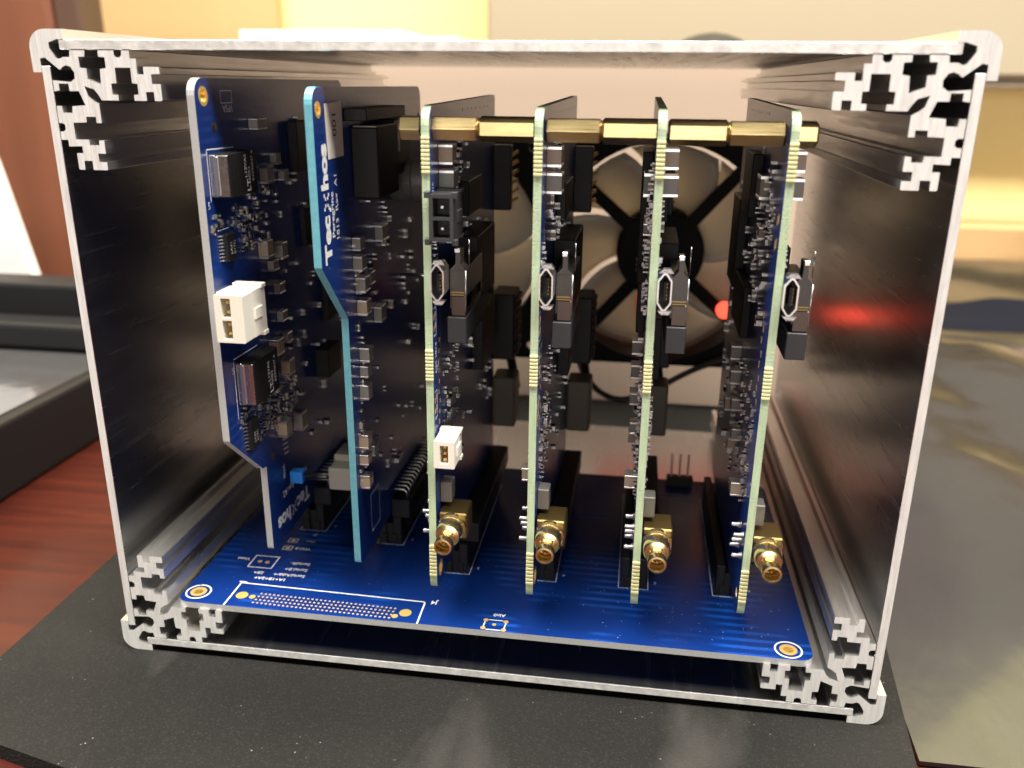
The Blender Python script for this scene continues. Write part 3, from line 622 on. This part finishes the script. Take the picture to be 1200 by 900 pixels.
# ------------------------------------------------------------------ radio boards (four alike)
def rf_connector(b, face, cn, cz):
    x = face+cn
    mb = MB(); mb.box(face+.2, face+6.6, 2.0, 9.5, cz-3.2, cz+3.1, 'dull_gold', .3); body = b.part('rf_connector', mb)
    mb = MB(); mb.lathe('y', (x, cz), [(3.25, 2.1), (3.25, 1.0), (3.0, .8), (2.85, .7), (2.85, -2.4), (2.6, -3.0), (1.75, -3.3), (1.6, -3.6), (1.6, -5.4), (1.75, -5.7), (2.0, -6.1), (2.0, -7.6), (1.9, -8.0), (1.5, -8.05), (1.42, -7.8), (1.42, -4.6), (.3, -4.5), (.3, -4.4)], 'gold', 32, False); b.part('barrel', mb, body)
    mb = MB(); mb.lathe('y', (x, cz), [(1.3, -4.55), (1.1, -5.2), (.75, -5.3), (.7, -5.3)], 'cavity_brown', 20, False); mb.lathe('y', (x, cz), [(.32, -4.4), (.32, -6.6), (.2, -6.8)], 'gold', 12); b.part('center_pin', mb, body)
    for yy, zz in ((3.4, cz-2.5), (3.4, cz+2.5), (8.3, cz-2.5), (8.3, cz+2.5), (5.9, cz)):
        mb = MB(); mb.lathe('x', (yy, zz), [(.95, face-1.61), (.75, face-1.9), (.5, face-2.4), (.5, face-3.6), (.3, face-3.8)], 'solder', 12); b.part('solder_pin', mb, body)
def usb_port(b, face, cz):
    c = face+1.45
    def stad(hw, hz, ch): return rounded([(c-hw, cz-hz+ch), (c-hw+ch*.7, cz-hz), (c+hw-ch*.7, cz-hz), (c+hw, cz-hz+ch), (c+hw, cz+hz-ch), (c+hw-ch*.7, cz+hz), (c-hw+ch*.7, cz+hz), (c-hw, cz+hz-ch)], [.45]*8, 3)
    mb = MB(); plate(mb, stad(1.4, 3.75, 1.5), [stad(1.12, 3.45, 1.35)], 'y', -1.3, 4.5, 'tin', 'tin')
    mb.prism(stad(1.2, 3.5, 1.3), 'y', 3.0, 4.4, 'plastic_black'); sh = b.part('usb_port', mb)
    mb = MB(); mb.box(c-.25, c+.45, -.6, 3.2, cz-1.9, cz+1.9, 'plastic_black', .1)
    for k in range(5): mb.box(c+.45, c+.52, -.5, 2.0, cz-1.5+.75*k-.14, cz-1.5+.75*k+.14, 'gold_pad')
    b.part('tongue', mb, sh)
    mb = MB()
    for s in (-1, 1): mb.prism([(c-1.2, cz+s*3.7), (c+1.6, cz+s*3.7), (c+.9, cz+s*4.6), (c-.4, cz+s*4.5)], 'y', -1.2, .4, 'solder')
    b.part('shell_tab', mb, sh)
def card_clip(b, face):
    mb = MB(); mb.box(face+2.9, face+6.3, 4.2, 24, 88.4, 96.8, 'dark_steel', .12); mb.box(face+3.3, face+6.3, 4.0, 22, 87.0, 91.2, 'clip_bronze', .1)
    mb.prism([(face+2.9, 96.6), (face+6.3, 96.6), (face+5.2, 97.8), (face+5.2, 101.0), (face+4.2, 101.0), (face+4.2, 98.0)], 'y', 4.2, 8.2, 'dark_steel'); mb.box(face+4.1, face+5.2, 3.4, 4.3, 100.4, 101.3, 'tin', .1)
    cl = b.part('card_holder', mb)
    mb = MB(); mb.box(face+3.2, face+6.0, 3.9, 4.15, 91.9, 92.15, 'dull_gold'); mb.box(face+3.2, face+6.0, 3.9, 4.15, 91.4, 91.6, 'dull_gold'); b.part('contact_strip', mb, cl)
    mb = MB(); mb.box(face+2.4, face+6.4, 3.6, 26, 81.2, 86.8, 'plastic_charcoal', .15); b.part('card_guide', mb, cl)
    mb = MB(); mb.tube([(face+6.5, 7, 96.8), (face+6.5, 7, 102.6)], .13, 'steel', 6); mb.tube([(face+6.3, 4.1, 88), (face+6.3, 4.1, 96.6)], .14, 'tin', 6); b.part('spring_wire', mb, cl)
def radio_clutter(seed, fc):
    mb = MB(); rr = random.Random(seed)
    clutter(mb, fc, 9, 26, 48, 76, 48, rnd=rr); clutter(mb, fc, 6, 12, 48, 62, 14, rnd=rr); clutter(mb, fc, 2, 5, 98.8, 103, 6, rnd=rr); clutter(mb, fc, 14, 40, 100, 124, 36, big=1.4, rnd=rr); clutter(mb, fc, 28, 74, 44, 100, 30, big=1.5, rnd=rr)
    for k in range(4): mb.box(fc, fc+1.2, 12.5+1.4*k, 13.5+1.4*k, 63.2-.2*k, 65.2-.2*k, 'solder', .2); mb.box(fc, fc+1.2, 12.5+1.4*k, 13.5+1.4*k, 60.0-.2*k, 62.0-.2*k, 'solder', .2)
    out = [mb.mesh('small_components', (0, 40, 22.3))]
    mb = MB(); clutter(mb, -fc, 6, 30, 46, 72, 70, -1, rnd=rr); clutter(mb, -fc, 10, 34, 84, 118, 50, -1, big=1.4, rnd=rr); clutter(mb, -fc, 30, 76, 40, 122, 90, -1, big=1.6, rnd=rr); clutter(mb, -fc, 9, 16, 104, 111, 18, -1, rnd=rr); out.append(mb.mesh('small_components', (0, 40, 22.3)))
    return out
def make_radio(label):
    b = Board('radio_board', label, 'circuit board', (0, 40, 22.3), 'boards plugged into the backplane'); fc = .8
    ol = rounded([(.4, 129.0), (.4, 22.6), (80, 22.6), (80, 130.2)], [3.6, 2.4, 1, 1.5])
    row = [circ(34+5.6*k, 127.4, .45, 8) for k in range(7)]
    mb = MB(); plate(mb, ol, [circ(4.6, 124.7, 1.5, 16), circ(4.4, 26.4, 1.2, 16)] + row, 'x', -.8, .8, 'mask_board', 'fibreglass_pale'); pc = b.part('board', mb)
    eyelet(b, -.8, .8, 4.4, 26.4, 1.15, 2.0)
    for z0, z1 in ((116.4, 123.6), (73.6, 80.6), (26.4, 34.6)):
        mb = MB(); n = 9
        for k in range(n): z = z0+(z1-z0)*k/n; mb.box(-.84, .84, .05, .6, z, z+(z1-z0)/n*.66, 'fibreglass_tab', .08)
        b.part('breakaway_tab', mb)
    for zc in (86, 67.6):
        silk = MB(); line(silk, (fc, 1.2, zc-3), (fc, 3.6, zc-3.0), .22, NX); line(silk, (fc, 3.6, zc-3.0), (fc, 3.6, zc+3.0), .22, NX); line(silk, (fc, 3.6, zc+3.0), (fc, 1.2, zc+3), .22, NX); b.part('pad_outline', silk, pc)
    silk = MB()
    text(silk, 'DM 1813', 1.8, (fc, 3.6, 74.5), ZP, YN, bold=.01); text(silk, 'C80', 1.6, (fc, 5.6, 74.0), ZP, YN, bold=.01); text(silk, 'J16', 1.5, (fc, 3.0, 112.6), ZP, YN); text(silk, 'J2', 1.3, (fc, 2.6, 64), ZP, YN)
    line(silk, (fc, 6.6, 99), (fc, 6.6, 112), .18, NX); line(silk, (fc, 7.4, 78), (fc, 7.4, 91), .18, NX)
    b.part('silkscreen', silk, pc)
    mb = MB()
    for zc in (86, 67.6):
        for i in range(2):
            for j in range(2): y = 1.7+1.2*i; z = zc-1.4+2.4*j+.5*i; mb.box(fc+.005, fc+.06, y-.35, y+.35, z-.55, z+.55, 'gold_pad')
    for i in range(9): mb.box(fc+.005, fc+.06, 5.2+.5*(i % 3), 5.7+.5*(i % 3), 62+2.3*i, 63+2.3*i, 'gold_pad')
    for z in (109.2, 104.4):
        for i in range(2): mb.box(-fc-.06, -fc-.005, 3.6+1.2*i, 4.1+1.2*i, z-.9-.6*i, z+.9-.6*i, 'gold_pad'); 
    for i in range(8): mb.box(-fc-.06, -fc-.005, 6.4+1.3*(i % 2)+.15*i, 7.0+1.3*(i % 2)+.15*i, 70+2.6*i, 71.3+2.6*i, 'gold_pad')
    b.part('gold_pads', mb, pc)
    b.at('capacitor', smd_mesh(4.0, 4.2, 3.0, 'ceramic_tan', True), fc, 10.2, 119.4); b.at('capacitor', smd_mesh(4.2, 4.2, 3.2, 'ceramic_grey', True), fc, 10.4, 114.2)
    mb = MB(); mb.box(fc, fc+2.6, 5.0, 9.0, 42.9, 47.8, 'ferrite', .2); b.part('inductor', mb)
    usb_port(b, fc, 95.0); card_clip(b, fc); rf_connector(b, fc, 3.3, 38.7)
    for me in radio_clutter(21, fc): link('small_components', me, b.o, kind='stuff')
    for y, z, L, W, h, body in ((12.5, 48.4, 3.4, 3.2, 2.8, 'ceramic_tan'), (26, 56, 3, 3, 2.2, 'ceramic_grey'), (30, 62, 3, 3, 2.4, 'ceramic_grey'), (36, 67, 4, 3.6, 2.6, 'ceramic_grey'), (40, 72, 4, 3.6, 2.6, 'ceramic_grey'), (30, 52, 3.4, 3.2, 2.4, 'ceramic_tan'), (24, 113, 6, 5, 2, 'ceramic_grey'), (20, 104, 3, 2.6, 1.6, 'ceramic_grey'), (42, 58, 4, 3.6, 2.6, 'ceramic_tan')):
        b.at('capacitor', smd_mesh(W, L, h, body, True), -fc, y, z, -1)
    for y, z, w_, h_, n_ in ((34, 112, 16, 14, 2.4), (30, 84, 22, 12, 2.0), (52, 96, 16, 22, 2.4)):
        mb = MB(); mb.box(-fc, -fc-n_, y, y+w_, z-h_/2, z+h_/2, 'chip_black', .2); b.part('chip', mb)
    for y, z, w_, h_, n_ in ((26, 92, 24, 16, 5), (44, 70, 20, 16, 3), (30, 108, 18, 8, 2.2)):
        mb = MB(); mb.box(fc, fc+n_, y, y+w_, z-h_/2, z+h_/2, 'chip_black', .2); b.part('chip', mb)
    # parts at the rear edge
    mb = MB(); mb.box(fc, fc+5, 78, 81.5, 99, 117, 'plastic_black', .2); hd = b.part('pin_header', mb); mb = MB()
    for k in range(6):
        for j in range(2): mb.tube([(fc+1.6+3*j, 81, 101+2.6*k), (fc+1.6+3*j, 87, 101+2.6*k), (fc+2.6+3*j, 88, 101.6+2.6*k)], .5, 'gold_pad', 6)
    b.part('header_pins', mb, hd)
    mb = MB(); mb.box(fc, fc+6.8, 76, 88, 55, 75, 'plastic_black', .4); rb = b.part('ribbed_plug', mb)
    for k in range(8): mb = MB(); mb.box(fc+1, fc+7.5, 78, 88.6, 56.2+2.3*k, 57.4+2.3*k, 'plastic_black', .2); b.part('rib', mb, rb)
    mb = MB(); mb.tube(bez([(fc+3.5, 86, 56), (fc+4, 90, 51), (fc+4.6, 92, 46), (fc+5, 96, 40)]), 1.5, 'cable_black'); b.part('plug_cable', mb, rb)
    mb = MB(); mb.box(fc, fc+7.2, 77, 87, 33, 49, 'plastic_brown', .8, 2); mb.box(fc+1.2, fc+6, 86.9, 88.5, 35, 47, 'plastic_brown', .4); b.part('rear_socket', mb)
    right_angle_connector(b, fc, 26, 78, 0)
    return b
XR = [-11.2, 11.3, 34.6, 58.0]
r0 = make_radio('blue circuit board carrying black and white two pin connectors, third from the left')
copies = [r0.o] + [copy_tree(r0.o) for _ in range(3)]
LAB = [None, 'blue circuit board standing directly left of the fan hub, fourth from the left', 'blue circuit board seen exactly edge-on in front of the right fan', 'blue circuit board showing its left side, rightmost in the enclosure']
for o, x, l in zip(copies, XR, LAB):
    o.location.x = x*MM
    if l: o['label'] = l
for k, o in enumerate(copies[1:]):
    for ch, me in zip([c for c in o.children if c.name.startswith('small_components')], radio_clutter(33+k, .8)): ch.data = me
# only the third board has these two
fc = .8
pin_socket(r0, 'power_connector', fc+.1, fc+5.0, -1.6, 8, 103.4, 112.6, [(fc+.9, fc+4.3, 104.1, 107.6), (fc+.9, fc+4.3, 108.2, 111.9)], 'plastic_charcoal', 'plastic_black', 'tin', .35, 'black two pin connector')
mb = MB()
for n_ in (-.6, 4.9):
    for z_ in (103.0, 112.2): mb.box(fc+n_-.3, fc+n_+.9, -1.4, -.2, z_-.4, z_+.9, 'plastic_charcoal', .1)
r0.part('connector_lug', mb)
pin_socket(r0, 'signal_connector', fc+.3, fc+4.9, -2.2, 6, 54.6, 60.8, [(fc+1.7, fc+3.5, 55.6, 59.9)], 'plastic_white', 'cavity_brown', 'gold_pad', .5, 'white two pin connector')
for o, a_, b_ in zip(copies, (.25, -.3, .1, -.2), (.15, .1, -.2, .25)): o.rotation_euler = (0, R(b_), R(a_))

# ------------------------------------------------------------------ brass standoffs
def standoff(x0, x1, rot, label, r=2.45):
    y, z = 4.6, 124.7; mb = MB(); n = 6; ch = .45
    pr = [(r*.80, x0), (r, x0+ch), (r, x1-ch), (r*.80, x1)]; vs = []
    for rr, t in pr:
        for k in range(n): a = rot+2*math.pi*k/n; vs.append((t, y+rr*math.cos(a), z+rr*math.sin(a)))
    fs = [[j*n+k, j*n+(k+1) % n, (j+1)*n+(k+1) % n, (j+1)*n+k] for j in range(3) for k in range(n)] + [list(range(n)), list(range(3*n, 4*n))]
    mb.add(vs, fs, 'brass'); single('brass_standoff', mb, label, 'standoff', ((x0+x1)/2, y, z-r), 'brass hex standoffs across the tops of the boards')
G = 'brass hex standoff '
standoff(-16.8, -12.05, R(8), 'short brass hex nut at the left end, outside the third board')
standoff(-10.35, -.9, R(2), G+'touching the right face of the third board')
standoff(-.88, 10.45, R(28), G+'touching the left face of the fourth board')
standoff(12.15, 23.0, R(4), G+'touching the right face of the fourth board')
standoff(23.02, 33.75, R(24), G+'touching the left face of the edge-on fifth board')
standoff(35.45, 46.6, R(29), G+'touching the right face of the edge-on fifth board')
standoff(46.62, 57.15, R(3), G+'touching the left face of the rightmost board')
standoff(58.85, 62.9, R(26), 'short brass hex nut at the right end, outside the rightmost board')

# ------------------------------------------------------------------ things around the enclosure
def crumpled(x0, x1, y0, y1, z, amp, nx, ny, mt, seed, corner=None):
    vs = []; from mathutils import noise as mn
    for j in range(ny+1):
        for i in range(nx+1):
            u = i/nx; v = j/ny; x = x0+(x1-x0)*u; y = y0+(y1-y0)*v
            if corner: x += corner(v)*(1-u)
            p = Vector((x*.011+seed, y*.007, seed*.7)); q = Vector((x*.03+seed, y*.02, seed))
            h = .9*(mn.noise(p)+.5) + .22*mn.noise(q) + .05*mn.noise(q*3)
            e = min(1, 6*min(u, v, 1-u, 1-v)+.12); vs.append((x, y, z+amp*max(0, h)*e))
    fs = [[j*(nx+1)+i, j*(nx+1)+i+1, (j+1)*(nx+1)+i+1, (j+1)*(nx+1)+i] for j in range(ny) for i in range(nx)]
    o = len(vs); low = [(x, y, z-.3) for x, y, _ in vs]; mb = MB(); mb.add(vs, fs, mt, True)
    rim = [i for i in range(nx+1)] + [(nx+1)*j+nx for j in range(1, ny+1)] + [(nx+1)*ny+i for i in range(nx-1, -1, -1)] + [(nx+1)*j for j in range(ny-1, 0, -1)]
    mb.add([vs[i] for i in rim] + [low[i] for i in rim], [[k, (k+1) % len(rim), len(rim)+(k+1) % len(rim), len(rim)+k] for k in range(len(rim))] + [[len(rim)+k for k in range(len(rim))]], mt)
    return mb
single('antistatic_bag', crumpled(97.5, 420, -7, 372, -5.2, 9, 90, 110, 'bag_foil', 4, lambda v: 14*v), 'shiny brown antistatic bag lying flat right of the black mat', 'bag')
single('foil_pouch', crumpled(190, 520, 440, 604, -5.4, 12, 40, 24, 'bag_foil', 9), 'grey foil pouch lying against the wall ledge behind the dark cloth', 'bag')
single('dark_cloth', crumpled(180, 480, 374, 436, -5.6, 11, 40, 12, 'blue_cloth', 12), 'dark navy cloth strip lying between the two foil bags', 'cloth')
mb = MB(); mb.add([(330, 545, 10), (420, 540, 12), (430, 590, 16), (345, 596, 22), (330, 545, 11), (420, 540, 13), (430, 590, 17), (345, 596, 23)], [[0, 1, 2, 3], [4, 5, 6, 7], [0, 1, 5, 4], [1, 2, 6, 5], [2, 3, 7, 6], [3, 0, 4, 7]], 'pink_paper')
single('pink_slip', mb, 'pale pink slip of paper on the far foil pouch', 'paper', (380, 570, 10))
mb = MB(); mb.box(-495, 900, 612, 660, -5.9, 24, 'ledge_wood', 1.5); single('wall_ledge', mb, 'tan wooden ledge along the foot of the yellow wall', 'ledge', (0, 636, -6))
mb = MB(); mb.box(-103, 900, 600, 668, 141, 520, 'cabinet_paint', 3); mb.box(-103, 900, 606, 668, 133, 140.9, 'cabinet_paint', 2); single('wall_cabinet', mb, 'beige cabinet hanging on the wall behind the enclosure', 'cabinet', (400, 640, 128))
mb = MB(); mb.box(-498, -308, 655, 668, 60, 520, 'tan_finish', 2); single('tan_panel', mb, 'tan area of the wall behind the left top corner', 'board', (-400, 660, 60))  # tan slab over the left part of the yellow wall
pt = Thing('door_post', 'reddish brown wooden post at the left edge', 'post', (-440, 415, -6))
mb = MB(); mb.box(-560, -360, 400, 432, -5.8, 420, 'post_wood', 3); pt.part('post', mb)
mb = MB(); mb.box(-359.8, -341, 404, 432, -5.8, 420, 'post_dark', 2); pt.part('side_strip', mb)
mb = MB(); mb.prism([(-520, -5.8), (-322, -5.8), (-328, 18), (-342, 86), (-370, 190), (-520, 190)], 'y', 300, 308, 'paper_white'); single('white_box', mb, 'white leaning box behind the black case at the left', 'box', (-390, 315, -6))
cs = Thing('black_case', 'low black case with glossy top at the left edge', 'case', (-300, 60, -6))
mb = MB(); mb.box(-430, -182, -80, 176, -5.8, 21, 'plastic_black', 1.5, 2); cs.part('case_body', mb)
mb = MB(); mb.box(-424, -187, -74, 158, 21.02, 21.6, 'glossy_plate', .2); cs.part('top_plate', mb)
mb = MB(); mb.box(-430, -198, 177, 196, -5.8, 47, 'plastic_black', 2, 2); mb.box(-430, -198, 160, 176.8, 21.3, 33, 'plastic_black', 2, 2); cs.part('rear_rim', mb)
mb = MB(); mb.box(-207, -109, 350, 430, -5.8, 161, 'paper_white', 1); single('white_carton', mb, 'white carton behind the enclosure, its top edge just showing', 'carton', (-158, 390, -6))
mb = MB(); mb.box(-107, -74, 350, 400, -5.8, 158.3, 'plastic_grey', 2); single('grey_carton', mb, 'small grey carton beside the white carton behind the enclosure', 'carton', (-90, 375, -6))
mb = MB(); mb.lathe('z', (67, 380), [(26, -5.8), (27, 0), (24, 120), (23.5, 148), (21.5, 154), (16, 158.5), (8, 161), (.5, 162)], 'cable_black', 32); single('desk_speaker', mb, 'black domed device behind the enclosure, only its top showing', 'speaker', (67, 380, -6))
mb = MB(); mb.box(-150, 150, 200, 290, -1.9, 146, 'cardboard', 1.5); single('cardboard_box', mb, 'plain beige cardboard box behind the open rear of the enclosure', 'box', (0, 245, -2))
mb = MB(); mb.box(18, 78, 199.3, 199.9, 39, 52, 'red_plastic', .2); single('red_tint_strip', mb, 'red strip added on the cardboard box for the red tint between the fan blades', 'label', (48, 199.6, 39))  # strip added to give the red glow between blades and on the side wall
